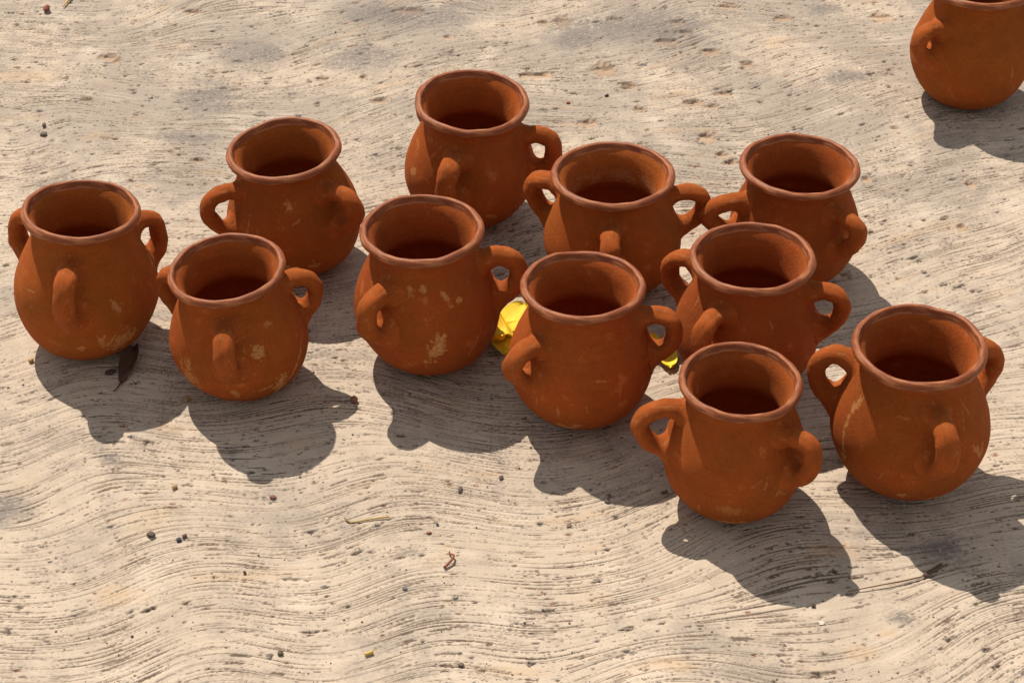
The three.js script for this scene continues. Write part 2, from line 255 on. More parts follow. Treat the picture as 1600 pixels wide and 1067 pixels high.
const rimMat = (() => {
  const W = 1024, H = 64, d = new Uint8Array(W * H * 4), m = new Uint8Array(W * H * 4);
  const dark = [0.205, 0.051, 0.0145], worn = [0.43, 0.165, 0.066];
  for (let j = 0; j < H; j++) for (let i = 0; i < W; i++) {
    const a = n2(i / 64, j / 8, 16, 8), b = n2(i / 32 + 9, j / 4, 32, 16), c = n2(i / 4, j / 2, 256, 32), o = 4 * (j * W + i);
    const t = 0.68 * sst(-0.15, 0.75, a + 0.6 * b + 0.25 * c), u = 1 + 0.1 * c;
    for (let q = 0; q < 3; q++) { d[o + q] = s8((dark[q] + (worn[q] - dark[q]) * t) * u); m[o + q] = 255 * Math.min(1, 0.47 + 0.14 * b + 0.24 * t + 0.12 * c); } d[o + 3] = m[o + 3] = 255;
  }
  return new THREE.MeshPhysicalMaterial({ specularIntensity: 0.55, map: tex8(d, W, H, true), roughnessMap: tex8(m, W, H, false), roughness: 1, bumpMap: rimBump, bumpScale: 0.00022 });
})();

// half section of a jug: outside from the foot up into the rim, then down the inside (radius, height in metres)
const OUT = [[0, 0.0012], [0.012, 0.0004], [0.021, 0], [0.027, 0.0012], [0.037, 0.0064], [0.0465, 0.0155], [0.0535, 0.0275], [0.0575, 0.0405], [0.0582, 0.0500], [0.0568, 0.0610], [0.0528, 0.0740], [0.0478, 0.0860], [0.0434, 0.0960], [0.0412, 0.1035], [0.0416, 0.1090], [0.0432, 0.1134], [0.0454, 0.1166], [0.0461, 0.1184]];
const INN = [[0.0436, 0.1186], [0.0418, 0.1166], [0.0392, 0.1130], [0.0370, 0.1075], [0.0351, 0.0990], [0.0342, 0.0945], [0.0339, 0.0902], [0.0348, 0.0860], [0.0382, 0.0805], [0.0435, 0.0720], [0.0480, 0.0590], [0.0500, 0.0470], [0.0475, 0.0330], [0.0400, 0.0190], [0.0270, 0.0105], [0, 0.0085]];
const curve = (p) => new THREE.CatmullRomCurve3(p.map(([r, y]) => new THREE.Vector3(r, y, 0)), false, 'centripetal');
const outP = curve(OUT).getSpacedPoints(72), innP = curve(INN).getSpacedPoints(54), PROF = [...outP, ...innP];
const sdf = (r, y) => {                            // distance from the outside of the wall, negative within
  let m = 1, s = 1; for (let i = 0; i < outP.length - 1; i++) { const p = outP[i], q = outP[i + 1], ex = q.x - p.x, ey = q.y - p.y, t = Math.max(0, Math.min(1, ((r - p.x) * ex + (y - p.y) * ey) / (ex * ex + ey * ey))), dx = r - p.x - ex * t, dy = y - p.y - ey * t, d = Math.hypot(dx, dy); if (d < m) { m = d; s = ex * dy - ey * dx > 0 ? -1 : 1; } }
  return m * s;
};

function makeJug(k, label, x, z, s, tx, tz, rs, hs, handles, scuffs, residue) {
  const seed = k * 13.7 + 2.1, R = rng(500 + k);
  const root = thing('clay_jug', label, 'jug', [x, groundY(x, z) + 0.0002, z], 'three-handled clay jugs standing on the concrete');
  const e1 = 0.026 * (R() - 0.5), e2 = R() * 6.28;
  const warp = (p) => {                            // what the potter's hands did: one smooth bend for body, rim and handles alike
    const a = Math.atan2(p.x, p.z), y = p.y, up = sst(0.06, 0.118, y);
    let f = 1 + (rs - 1) * up + e1 * Math.cos(2 * (a - e2)) + 0.017 * n3(p.x * 20 + seed, y * 24, p.z * 20) * sst(0.005, 0.03, y) + 0.004 * n3(p.x * 70, y * 80 + seed, p.z * 70) * sst(0.005, 0.03, y);
    f += up * 0.010 * n3(p.x * 60 + 3, seed * 2, p.z * 60); const X = p.x * f, Z = p.z * f, Y = y * (1 + (hs - 1) * sst(0, 0.05, y)) + up * (0.0013 * n3(p.x * 32 + 9, seed, p.z * 32) + 0.0004 * n3(p.x * 110, seed, p.z * 110));
    const w = sst(0, 0.055, y);
    p.set((X + tz * Y * w) * s, (Y - (tz * X + tx * Z) * w) * s, (Z + tx * Y * w) * s);
  };
  const bend = (geo) => { const a = geo.attributes.position, v = new THREE.Vector3(); for (let i = 0; i < a.count; i++) { v.fromBufferAttribute(a, i); warp(v); a.setXYZ(i, v.x, v.y, v.z); } geo.computeVertexNormals(); return geo; };
  function ring(pts, n, closedV) {                 // surface of revolution with a seam, angle 0 towards the path side
    const m = pts.length, pos = [], uv = [], idx = [];
    const len = [0]; for (let j = 1; j < m; j++) len.push(len[j - 1] + Math.hypot(pts[j].x - pts[j - 1].x, pts[j].y - pts[j - 1].y));
    for (let j = 0; j < m; j++) for (let i = 0; i <= n; i++) { const a = i / n * 2 * Math.PI + Math.PI; pos.push(pts[j].x * Math.sin(a), pts[j].y, pts[j].x * Math.cos(a)); uv.push(i / n, len[j] / len[m - 1]); }
    for (let j = 0; j < m - 1; j++) for (let i = 0; i < n; i++) { const a = j * (n + 1) + i, b = a + n + 1; idx.push(a, a + 1, b, a + 1, b + 1, b); }
    const g = new THREE.BufferGeometry(); g.setAttribute('position', new THREE.Float32BufferAttribute(pos, 3)); g.setAttribute('uv', new THREE.Float32BufferAttribute(uv, 2)); g.setIndex(idx); bend(g);
    const nn = g.attributes.normal; for (let j = 0; j < m; j++) { const a = j * (n + 1), b = a + n, v = new THREE.Vector3(nn.getX(a) + nn.getX(b), nn.getY(a) + nn.getY(b), nn.getZ(a) + nn.getZ(b)).normalize(); nn.setXYZ(a, v.x, v.y, v.z); nn.setXYZ(b, v.x, v.y, v.z); }
    return { g, len };
  }
  const b = ring(PROF, 132);
  // the clay's own colours: mottling, ochre scuffs, specks
  const W = 1024, H = 512, d = new Uint8Array(W * H * 4), tot = b.len[b.len.length - 1];
  let seg = 0; const rs2 = rng(900 + k);
  const tint = 0.88 + 0.20 * R(), warm = 0.94 + 0.14 * R(); if (k !== 12) for (let q = 0; q < 9; q++) scuffs.push([-85 + 170 * R(), 0.018 + 0.075 * R(), 0.0006 + 0.0005 * R(), 0.003 + 0.008 * R() * R(), 0.25 + 0.3 * R(), 70 * (R() - 0.5) + (R() < 0.4 ? 90 : 0)]);
  for (let j = 0; j < H; j++) {
    const L = (j + 0.5) / H * tot; while (seg < b.len.length - 2 && b.len[seg + 1] < L) seg++;
    const t = (L - b.len[seg]) / (b.len[seg + 1] - b.len[seg]), r = PROF[seg].x + (PROF[seg + 1].x - PROF[seg].x) * t, y = PROF[seg].y + (PROF[seg + 1].y - PROF[seg].y) * t, inside = seg >= outP.length - 1;
    for (let i = 0; i < W; i++) {
      const a = (i + 0.5) / W * 2 * Math.PI - Math.PI, px = r * Math.sin(a), pz = r * Math.cos(a);
      const m1 = n3(px * 28 + seed, y * 34, pz * 28), m2 = n3(px * 95, y * 95 + seed, pz * 95), m3 = n3(px * 420, y * 420, pz * 420 + seed), st = n3(px * 12 + 4, y * 520 + seed, pz * 12);
      let v = 1 + 0.17 * m1 + 0.10 * m2 + 0.11 * m3 + (inside ? 0.10 : 0.05) * st, sc = 0;
      sc = 0.28 * sst(0.55, 1.1, m1 * 0.6 + m2 * 0.9 + m3 * 0.35);
      if (!inside) for (const [sa, sy, w, h, al, dir] of scuffs) {
        let da = a - sa * D2R; if (da > Math.PI) da -= 2 * Math.PI; if (da < -Math.PI) da += 2 * Math.PI;
        let ex = da * 0.055, ey = y - sy; const c = Math.cos((dir || 0) * D2R), q = Math.sin((dir || 0) * D2R); const ux = (ex * c + ey * q) / w, uy = (-ex * q + ey * c) / h, e = Math.hypot(ux, uy);
        if (e < 1.7) sc = Math.max(sc, al * sst(1.0, 0.55, e + 0.4 * m2 + 0.75 * n3(px * 300 + sa, y * 300, pz * 300 + seed) + 0.6 * n3(px * 700, y * 700 + sa, pz * 700)) * (0.75 + 0.4 * m3));
      }
      const o = 4 * (j * W + i), spk = rs2(), add = spk > (inside ? 0.994 : 0.997) ? 0.17 : spk < 0.004 ? -0.05 : 0;
      let c0 = CLAY[0] * v * tint, c1 = CLAY[1] * v * tint * warm * (1 - 0.12 * m1), c2 = CLAY[2] * v * tint * (1 - 0.12 * m1);
      c0 += (SCUFF[0] - c0) * sc; c1 += (SCUFF[1] - c1) * sc; c2 += (SCUFF[2] - c2) * sc;
      if (residue && inside) { const g = 0.35 * sst(0.012, 0.002, Math.abs(y - 0.094) + 0.006 * m2) * sst(-0.5, 0.4, m2 + m3); c0 += (0.30 - c0) * g; c1 += (0.22 - c1) * g; c2 += (0.13 - c2) * g; }
      d[o] = s8(c0 + add); d[o + 1] = s8(c1 + add * 0.7); d[o + 2] = s8(c2 + add * 0.5); d[o + 3] = 255;
    }
  }
  const bodyMat = new THREE.MeshPhysicalMaterial({ specularIntensity: 0.3, map: tex8(d, W, H, true, THREE.RepeatWrapping, THREE.ClampToEdgeWrapping), roughness: 0.9, bumpMap: bodyBump, bumpScale: 0.0013 });
  mesh('body', b.g, bodyMat, root);
  // the rolled, burnished rim
  const rim = []; for (let q = 0; q <= 20; q++) { const a = q / 20 * 4.75 - 1.95; rim.push(new THREE.Vector3(0.0466 + 0.0030 * Math.cos(a), 0.1192 + 0.0032 * Math.sin(a) - 0.0008 * Math.cos(a), 0)); }
  for (const [r, y] of [[0.0430, 0.1183], [0.0418, 0.1165]]) rim.push(new THREE.Vector3(r, y, 0));
  mesh('rim', ring(rim, 150).g, rimMat, root);
  // handles: tapered straps of clay whose ends widen into the wall
  for (const [az, big = 1, lift = 0] of handles) {
    const pts = [[0.0425 - lift * 0.45, 0.0912 + lift], [0.0480 - lift * 0.3, 0.0930 + lift], [0.0590, 0.0950 + lift], [0.0698, 0.0905 + lift], [0.0738, 0.0800 + lift * 0.6], [0.0712, 0.0700], [0.0645, 0.0612], [0.0510, 0.0530]];
    const c = new THREE.CatmullRomCurve3(pts.map(([r, y], q) => new THREE.Vector3((r < 0.05 ? r : 0.05 + (r - 0.05) * (1 + (big - 1) * 2.6)) + (q > 1 && q < 7 ? 0.0018 * (R() - 0.5) : 0), y + (q > 1 && q < 7 ? 0.0022 * (R() - 0.5) : 0), 0)), false, 'centripetal');
    const N = 64, M = 30, pos = [], uv = [], idx = [], A = az * D2R, ca = Math.cos(A), sa = Math.sin(A), hseed = az * 0.13 + seed;
    const wide = 0.0086 * (0.90 + 0.18 * R()), thick = 0.0073 * (0.90 + 0.18 * R()), skew = 0.006 * (R() - 0.5), FR = 0.0105 + 0.0025 * R();
    for (let j = 0; j <= N; j++) {
      const tt = 0.5 - 0.5 * Math.cos(Math.PI * j / N), p = c.getPointAt(tt), T = c.getTangentAt(tt), nx = -T.y, ny = T.x, sink = 0.0003 + 0.0016 * sst(0.13, 0, Math.min(tt, 1 - tt));     // normal in the plane of the handle
      for (let i = 0; i <= M; i++) {
        const t = i / M * 2 * Math.PI, cu = Math.cos(t), su = Math.sin(t), wob = 1 + 0.11 * n2(tt * 7 + hseed, i === M ? 3 : Math.sin(t) * 0.9 + 3) + 0.05 * n2(tt * 17 + hseed, i === M ? 8 : Math.sin(t) * 1.7 + 8);
        const len = 1 / Math.hypot(cu / thick, su / wide) * wob; let q = 0;                        // walk out from the middle until outside of clay
        for (let st = 0; st < 60; st++) {
          const aa = cu * q, bb = su * q, db = sdf(Math.hypot(p.x + nx * aa, bb), p.y + ny * aa) + sink, dh = (q / len - 1) * Math.min(len, thick), hh = Math.max(0, FR - Math.abs(dh - db)) / FR, f = Math.min(dh, db) - hh * hh * FR * 0.25;
          if (f > -0.00004 || (db - sink < -0.0026 && dh > 0)) break; q += Math.max(0.00012, -f * 0.9);
          if (q > 0.02) break;
        }
        const a = cu * q, bq = su * q + skew * Math.sin(Math.PI * tt);
        const r = p.x + nx * a, y = p.y + ny * a;
        pos.push(r * sa + bq * ca, y, r * ca - bq * sa); uv.push(i / M, tt);
      }
    }
    for (let j = 0; j < N; j++) for (let i = 0; i < M; i++) { const a = j * (M + 1) + i, e = a + M + 1; idx.push(a, e, a + 1, a + 1, e, e + 1); }
    const g = new THREE.BufferGeometry(); g.setAttribute('position', new THREE.Float32BufferAttribute(pos, 3)); g.setAttribute('uv', new THREE.Float32BufferAttribute(uv, 2)); g.setIndex(idx); bend(g);
    const nn = g.attributes.normal; for (let j = 0; j <= N; j++) { const a = j * (M + 1), e = a + M, v = new THREE.Vector3(nn.getX(a) + nn.getX(e), nn.getY(a) + nn.getY(e), nn.getZ(a) + nn.getZ(e)).normalize(); nn.setXYZ(a, v.x, v.y, v.z); nn.setXYZ(e, v.x, v.y, v.z); }
    mesh('handle', g, handleMat, root);
  }
  return root;
}
// x, z, size, lean, rim width, height, handles (angle from the path side, size, lift), scuffs (angle, height, half width, half height, strength, turn)
makeJug(1, 'leftmost clay jug, with a brown dry leaf under its foot', -0.3555, -1.2998, 1.0061, -0.0375, 0.0619, 0.9508, 1.0569, [[-2], [127, 0.94], [-121, 0.95]], [[40, 0.030, 0.012, 0.012, 0.8, 50], [22, 0.036, 0.004, 0.007, 0.7], [35, 0.062, 0.003, 0.007, 0.7, 30], [4, 0.030, 0.004, 0.003, 0.7]]);
makeJug(2, 'clay jug right behind the scuffed jug, with one pale chip below its rim', -0.1881, -1.4167, 0.9980, 0.0268, -0.0606, 0.9956, 0.9789, [[-64, 1.03], [52], [178]], [[6, 0.091, 0.006, 0.005, 0.9], [0, 0.031, 0.006, 0.004, 0.9], [20, 0.031, 0.007, 0.003, 0.6], [-38, 0.070, 0.0012, 0.010, 0.6]]);
makeJug(3, 'clay jug farthest back in the main group, nearest the flaked concrete', -0.0396, -1.4917, 1.0250, 0.0600, 0.0386, 1.001, 0.9988, [[80], [-15, 1, -0.002], [-145]], [[-62, 0.062, 0.005, 0.006, 0.8], [20, 0.036, 0.007, 0.003, 0.7, -40]]);
makeJug(4, 'clay jug with pale ochre scuffs all over its belly, right of the leftmost jug', -0.2178, -1.2453, 0.9469, 0.0447, -0.0549, 0.9857, 1.0155, [[2], [110, 0.94], [-119]], [[27, 0.070, 0.006, 0.006, 0.95], [14, 0.088, 0.006, 0.004, 0.8], [45, 0.086, 0.005, 0.003, 0.6], [-42, 0.042, 0.010, 0.018, 0.7], [42, 0.026, 0.007, 0.012, 0.95], [60, 0.036, 0.0022, 0.020, 0.8, -35], [25, 0.030, 0.008, 0.002, 0.8], [18, 0.055, 0.0012, 0.009, 0.7, 25], [0, 0.030, 0.004, 0.006, 0.8]]);
makeJug(5, 'clay jug with one large ochre scuff on its belly, left of the yellow flower', -0.0680, -1.2804, 1.0318, -0.0065, -0.0307, 0.9834, 1.009, [[85], [-34, 1.03, -0.003], [-158]], [[9, 0.047, 0.006, 0.014, 0.95, -25], [22, 0.086, 0.003, 0.008, 0.85, 25], [34, 0.082, 0.003, 0.003, 0.9], [2, 0.094, 0.004, 0.003, 0.8], [-12, 0.093, 0.004, 0.004, 0.6], [40, 0.040, 0.0018, 0.012, 0.45, -30]]);
makeJug(6, 'clay jug with greyish residue inside its neck, directly behind the jug between the yellow petals', 0.0876, -1.3836, 1.0093, 0.0044, -0.0215, 1.0395, 0.922, [[-2], [97, 1.04], [-118]], [[48, 0.042, 0.004, 0.006, 0.7]], true);
makeJug(7, 'clay jug at the back right whose handle bulges out towards the lower right', 0.2458, -1.3990, 0.9690, -0.0017, -0.0083, 1.059, 0.9493, [[-78, 1.12, -0.006], [36], [164]], [[60, 0.030, 0.006, 0.008, 0.5]]);
makeJug(8, 'clay jug standing between the yellow flower and the single yellow petals', 0.0551, -1.2105, 0.9880, -0.0299, -0.0021, 0.9938, 0.9955, [[87], [-46, 1.0, -0.007], [-165]], [[-16, 0.016, 0.009, 0.004, 0.85, -15], [-6, 0.020, 0.005, 0.004, 0.7], [-20, 0.036, 0.0014, 0.007, 0.5], [30, 0.055, 0.001, 0.012, 0.4]]);
makeJug(9, 'clay jug behind the frontmost jug, with yellow petals at its left foot', 0.1897, -1.2505, 0.9918, -0.0022, -0.0034, 1.007, 0.9987, [[80], [-36], [-126]], [[-48, 0.034, 0.004, 0.012, 0.6]]);
makeJug(10, 'frontmost clay jug, lowest in the photo, its left handle standing straight out', 0.1668, -1.1016, 0.9378, -0.0104, -0.0019, 0.9838, 1.0109, [[-88, 1.07], [45], [166]], [[-6, 0.015, 0.014, 0.003, 0.75, -8], [6, 0.017, 0.006, 0.003, 0.7], [-8, 0.036, 0.012, 0.006, 0.35], [30, 0.050, 0.006, 0.004, 0.4]]);
makeJug(11, 'clay jug with pale scratches on its sides, rightmost of the front jugs', 0.3029, -1.1290, 1.0264, 0.0221, -0.0316, 0.9696, 1.0305, [[9], [-110, 0.98, 0.002], [116]], [[-66, 0.085, 0.003, 0.010, 0.8, -15], [-66, 0.060, 0.0022, 0.016, 0.7, 10], [-64, 0.042, 0.003, 0.004, 0.7], [46, 0.056, 0.0022, 0.008, 0.7, 30], [52, 0.052, 0.002, 0.008, 0.6, -20], [-12, 0.024, 0.004, 0.004, 0.7], [16, 0.018, 0.008, 0.002, 0.5]]);
makeJug(12, 'lone clay jug cut off by the top right corner, away from the group', 0.4565, -1.7023, 1.0298, -0.0250, -0.0087, 0.998, 0.996, [[-57, 0.98, -0.005], [77], [-165]], [[30, 0.05, 0.0014, 0.008, 0.4]]);

/* ---------------------------------------------------------------- small things lying about */
const plain = (c, rough = 0.85) => new THREE.MeshStandardMaterial({ color: new THREE.Color().setRGB(...c), roughness: rough });
function stoneGeo(w, h, d, seed, round = 0) {
  const g = new THREE.IcosahedronGeometry(1, 3), a = g.attributes.position, cols = [], v = new THREE.Vector3(), R = rng(seed * 91 + 3), planes = [];
  for (let k = 0; k < 9; k++) planes.push([new THREE.Vector3(R() - 0.5, R() - 0.5, R() - 0.5).normalize(), 0.62 + 0.3 * R()]);
  for (let i = 0; i < a.count; i++) {
    v.fromBufferAttribute(a, i); let l = 1;
    if (!round) for (const [n, q] of planes) { const t = v.dot(n); if (t * l > q) l = q / t; }
    l *= 1 + (round ? 0.03 : 0.22) * n3(v.x * 1.7 + seed, v.y * 2.3, v.z * 2.3);
    const t = 0.86 + 0.3 * n3(v.x * 3 + seed, v.y * 3, v.z * 3) + 0.18 * n3(v.x * 9, v.y * 9 + seed, v.z * 9); cols.push(t, t, t);
    a.setXYZ(i, v.x * l * w / 2, v.y * l * h / 2, v.z * l * d / 2);
  }
  g.setAttribute('color', new THREE.Float32BufferAttribute(cols, 3)); g.computeVertexNormals(); return g;
}
function stone(x, z, w, h, d, c, label, seed, name = 'pebble', round = 0, rough = 0.8, group) {
  const m = new THREE.MeshStandardMaterial({ color: new THREE.Color().setRGB(...c), roughness: rough, vertexColors: true });
  const o = single(name, stoneGeo(w * 0.84, h * 0.8, d * 0.84, seed, round), m, label, name === 'seed' ? 'seed' : name === 'pebble' ? 'pebble' : 'crumb', [x, groundY(x, z) + h * 0.38, z], group); o.rotation.y = seed * 1.3; return o;
}
stone(-0.5028, -1.8808, 0.0105, 0.0100, 0.0100, [0.26, 0.075, 0.05], 'reddish brown angular pebble near the top left corner, beside a straw', 1);
stone(-0.4608, -1.6428, 0.0058, 0.0055, 0.0060, [0.22, 0.12, 0.09], 'small pinkish brown pebble above a flat grey pebble, behind the leftmost jug', 2);
stone(-0.4585, -1.6273, 0.0090, 0.0045, 0.0085, [0.17, 0.13, 0.11], 'flat greyish pebble below a small pinkish one, behind the leftmost jug', 3);
stone(-0.128, -1.2167, 0.0076, 0.0072, 0.0076, [0.22, 0.085, 0.03], 'round brown seed in the sun between two jug shadows', 4, 'seed', 1, 0.5);
stone(-0.2635, -1.2175, 0.0070, 0.0060, 0.0078, [0.33, 0.20, 0.09], 'tan and brown pebble at the shadow notch left of the scuffed jug', 5);
stone(-0.2593, -1.1123, 0.0062, 0.0045, 0.0058, [0.40, 0.26, 0.125], 'square tan pebble on sunlit concrete left of the scuffed jug\'s shadow', 6);
stone(-0.2693, -1.0596, 0.0084, 0.0048, 0.0070, [0.085, 0.062, 0.05], 'largest dark brown pebble on the sunlit concrete at lower left', 7);
stone(-0.2481, -1.0548, 0.0050, 0.0034, 0.0050, [0.055, 0.055, 0.075], 'small bluish black pebble right of the largest dark brown pebble', 8);
stone(-0.2444, -1.0589, 0.0038, 0.0032, 0.0056, [0.12, 0.07, 0.05], 'narrow brown pebble touching the small bluish black one', 9);
stone(-0.4, -1.2686, 0.0055, 0.0045, 0.0055, [0.35, 0.17, 0.03], 'amber and black pebble at the left foot of the leftmost jug', 10, 'pebble', 1, 0.4);
stone(-0.1826, -1.1014, 0.0058, 0.0026, 0.0064, [0.19, 0.07, 0.05], 'flat reddish pebble just below the scuffed jug\'s shadow', 11);
stone(-0.0398, -1.1109, 0.0040, 0.0030, 0.0088, [0.10, 0.068, 0.052], 'elongated dark crumb below the shadow of the jug with one large scuff', 12, 'soil_crumb');
stone(-0.0084, -1.1241, 0.0060, 0.0025, 0.0045, [0.085, 0.06, 0.05], 'flat dark crumb below the shadow left of the rounded shadow of the middle jug', 13, 'soil_crumb');
stone(0.0428, -1.0708, 0.0050, 0.0022, 0.0058, [0.20, 0.13, 0.10], 'greyish brown crumb below the middle jug\'s shadow', 14, 'soil_crumb');
stone(0.0726, -1.0971, 0.0050, 0.0030, 0.0060, [0.09, 0.075, 0.065], 'dark crumb on the shadow edge left of the frontmost jug', 15, 'soil_crumb');
stone(0.2159, -0.9865, 0.0048, 0.0030, 0.0044, [0.07, 0.045, 0.03], 'dark crumb just below the frontmost jug\'s shadow', 16, 'soil_crumb');
stone(-0.1952, -1.0197, 0.0036, 0.0032, 0.0036, [0.12, 0.055, 0.03], 'tiny round brown pebble on the brushed waves at lower left', 17);
stone(-0.0778, -1.0039, 0.0040, 0.0025, 0.0046, [0.20, 0.19, 0.18], 'small grey pebble left of the curled red stem', 18);
stone(-0.0355, -0.9285, 0.0056, 0.0030, 0.0050, [0.15, 0.105, 0.08], 'brown pebble near the bottom edge at its middle', 19);
stone(-0.1615, -0.9399, 0.0058, 0.0036, 0.0050, [0.13, 0.085, 0.055], 'brown pebble near the bottom edge, left of the short yellow straw', 20);
stone(0.0955, -1.702, 0.0036, 0.0032, 0.0060, [0.10, 0.025, 0.02], 'dark red seed standing out on the pitted concrete at upper middle', 21, 'seed', 1, 0.5);
stone(0.0564, -1.6882, 0.0046, 0.0035, 0.0050, [0.30, 0.10, 0.03], 'orange and black pebble between the farthest jug and the dark red seed', 22);
stone(-0.0622, -1.0624, 0.0026, 0.0024, 0.0050, [0.28, 0.085, 0.04], 'upright rusty red seed above the curled red stem', 23, 'seed', 1, 0.5);
stone(-0.0562, -1.0722, 0.0028, 0.0026, 0.0046, [0.10, 0.11, 0.12], 'small blue grey pebble just above the rusty red seed', 24);
stone(0.2202, -0.9701, 0.0052, 0.0016, 0.0050, [0.62, 0.58, 0.53], 'white flake on the concrete below the frontmost jug\'s shadow', 25, 'paint_flake');
stone(-0.3317, -1.2541, 0.0095, 0.0030, 0.0115, [0.085, 0.045, 0.032], 'ragged brown scrap beside the dry leaf', 26, 'leaf_scrap');

function stalk(pts, r0, r1, lift) {
  const P = pts.map(([x, z], i) => new THREE.Vector3(x - pts[0][0], 0, z - pts[0][1])), c = new THREE.CatmullRomCurve3(P), N = 40, M = 8, pos = [], idx = [], uv = [];
  for (let j = 0; j <= N; j++) { const t = j / N, p = c.getPointAt(t), T = c.getTangentAt(t), r = r0 + (r1 - r0) * t, sx = -T.z, sz = T.x, y = lift(t) + r; for (let i = 0; i <= M; i++) { const a = i / M * 2 * Math.PI; pos.push(p.x + sx * Math.cos(a) * r, y + Math.sin(a) * r, p.z + sz * Math.cos(a) * r); uv.push(i / M, t); } }
  for (let j = 0; j < N; j++) for (let i = 0; i < M; i++) { const a = j * (M + 1) + i, e = a + M + 1; idx.push(a, a + 1, e, a + 1, e + 1, e); }
  for (const j of [0, N]) { const b = pos.length / 3, p = c.getPointAt(j / N); pos.push(p.x, lift(j / N) + (j ? r1 : r0), p.z); uv.push(0, 0); for (let i = 0; i < M; i++) j ? idx.push(b, j * (M + 1) + i + 1, j * (M + 1) + i) : idx.push(b, i, i + 1); }
  const g = new THREE.BufferGeometry(); g.setAttribute('position', new THREE.Float32BufferAttribute(pos, 3)); g.setAttribute('uv', new THREE.Float32BufferAttribute(uv, 2)); g.setIndex(idx); g.computeVertexNormals(); return g;
}
const at = (x, z, up = 0.0004) => [x, groundY(x, z) + up, z];
single('straw', stalk([[-0.4811, -1.9102], [-0.484, -1.899], [-0.4868, -1.8881]], 0.0016, 0.0008, () => 0.001), plain([0.52, 0.35, 0.12]), 'yellow straw poking in at the top edge, beside the reddish brown pebble', 'straw', at(-0.4811, -1.9102));
{
  const o = thing('straw', 'thin yellow green straw with a bent tip on the sunlit concrete', 'straw', at(-0.0927, -1.0792));
  mesh('stem', stalk([[-0.0927, -1.0792], [-0.105, -1.0772], [-0.1179, -1.0743], [-0.1224, -1.0738]], 0.0007, 0.0005, (t) => 0.0012 - 0.0008 * t), plain([0.40, 0.27, 0.075]), o);
  const t = mesh('tip', stalk([[-0.1224, -1.0738], [-0.1245, -1.0756], [-0.1263, -1.0778]], 0.0007, 0.0005, (q) => 0.0004 + 0.0012 * q), plain([0.26, 0.14, 0.05]), o); t.position.set(-0.0297, 0, 0.0054);
}
single('straw', stalk([[-0.1025, -0.9375], [-0.0995, -0.939], [-0.0969, -0.9405]], 0.0011, 0.0010, () => 0.0003), plain([0.50, 0.33, 0.05]), 'short yellow piece of straw near the bottom edge', 'straw', at(-0.1025, -0.9375));
single('curled_stem', stalk([[-0.0463, -1.0418], [-0.0458, -1.0384], [-0.0429, -1.0357], [-0.0437, -1.0317], [-0.046, -1.0283], [-0.0496, -1.0243]], 0.0006, 0.0012, (t) => 0.0022 * Math.sin(t * 3.1)), plain([0.20, 0.045, 0.015], 0.5), 'curled red brown stem lying on the concrete below the middle', 'stem', at(-0.0463, -1.0418));
{
  const o = thing('grass_stalk', 'long thin brown grass stalk with a seed head at lower right', 'grass stalk', at(0.2425, -1.0));
  mesh('stem', stalk([[0.2425, -1], [0.2544, -1.0026], [0.2736, -1.0072], [0.2857, -1.0105], [0.2991, -1.0151]], 0.0004, 0.0006, (t) => 0.0012 + 0.001 * Math.sin(t * 3)), plain([0.17, 0.085, 0.05]), o);
  const r = rng(4), parts = [];
  for (let k = 0; k < 16; k++) { const t = k / 15, x = 0.057 + t * 0.0145, z = -0.0153 - t * 0.0108, s = k % 2 ? 1 : -1, a = Math.atan2(-0.0108, 0.0145), g = stalk([[0, 0], [Math.cos(a + 0.45 * s) * 0.003, Math.sin(a + 0.45 * s) * 0.003], [Math.cos(a + 0.3 * s) * 0.0055, Math.sin(a + 0.3 * s) * 0.0055]], 0.0008, 0.0003, () => 0.0012); g.translate(x, 0.0004 * r(), z); parts.push(g); }
  mesh('seed_head', mergeGeometries(parts), plain([0.11, 0.06, 0.04]), o);
}
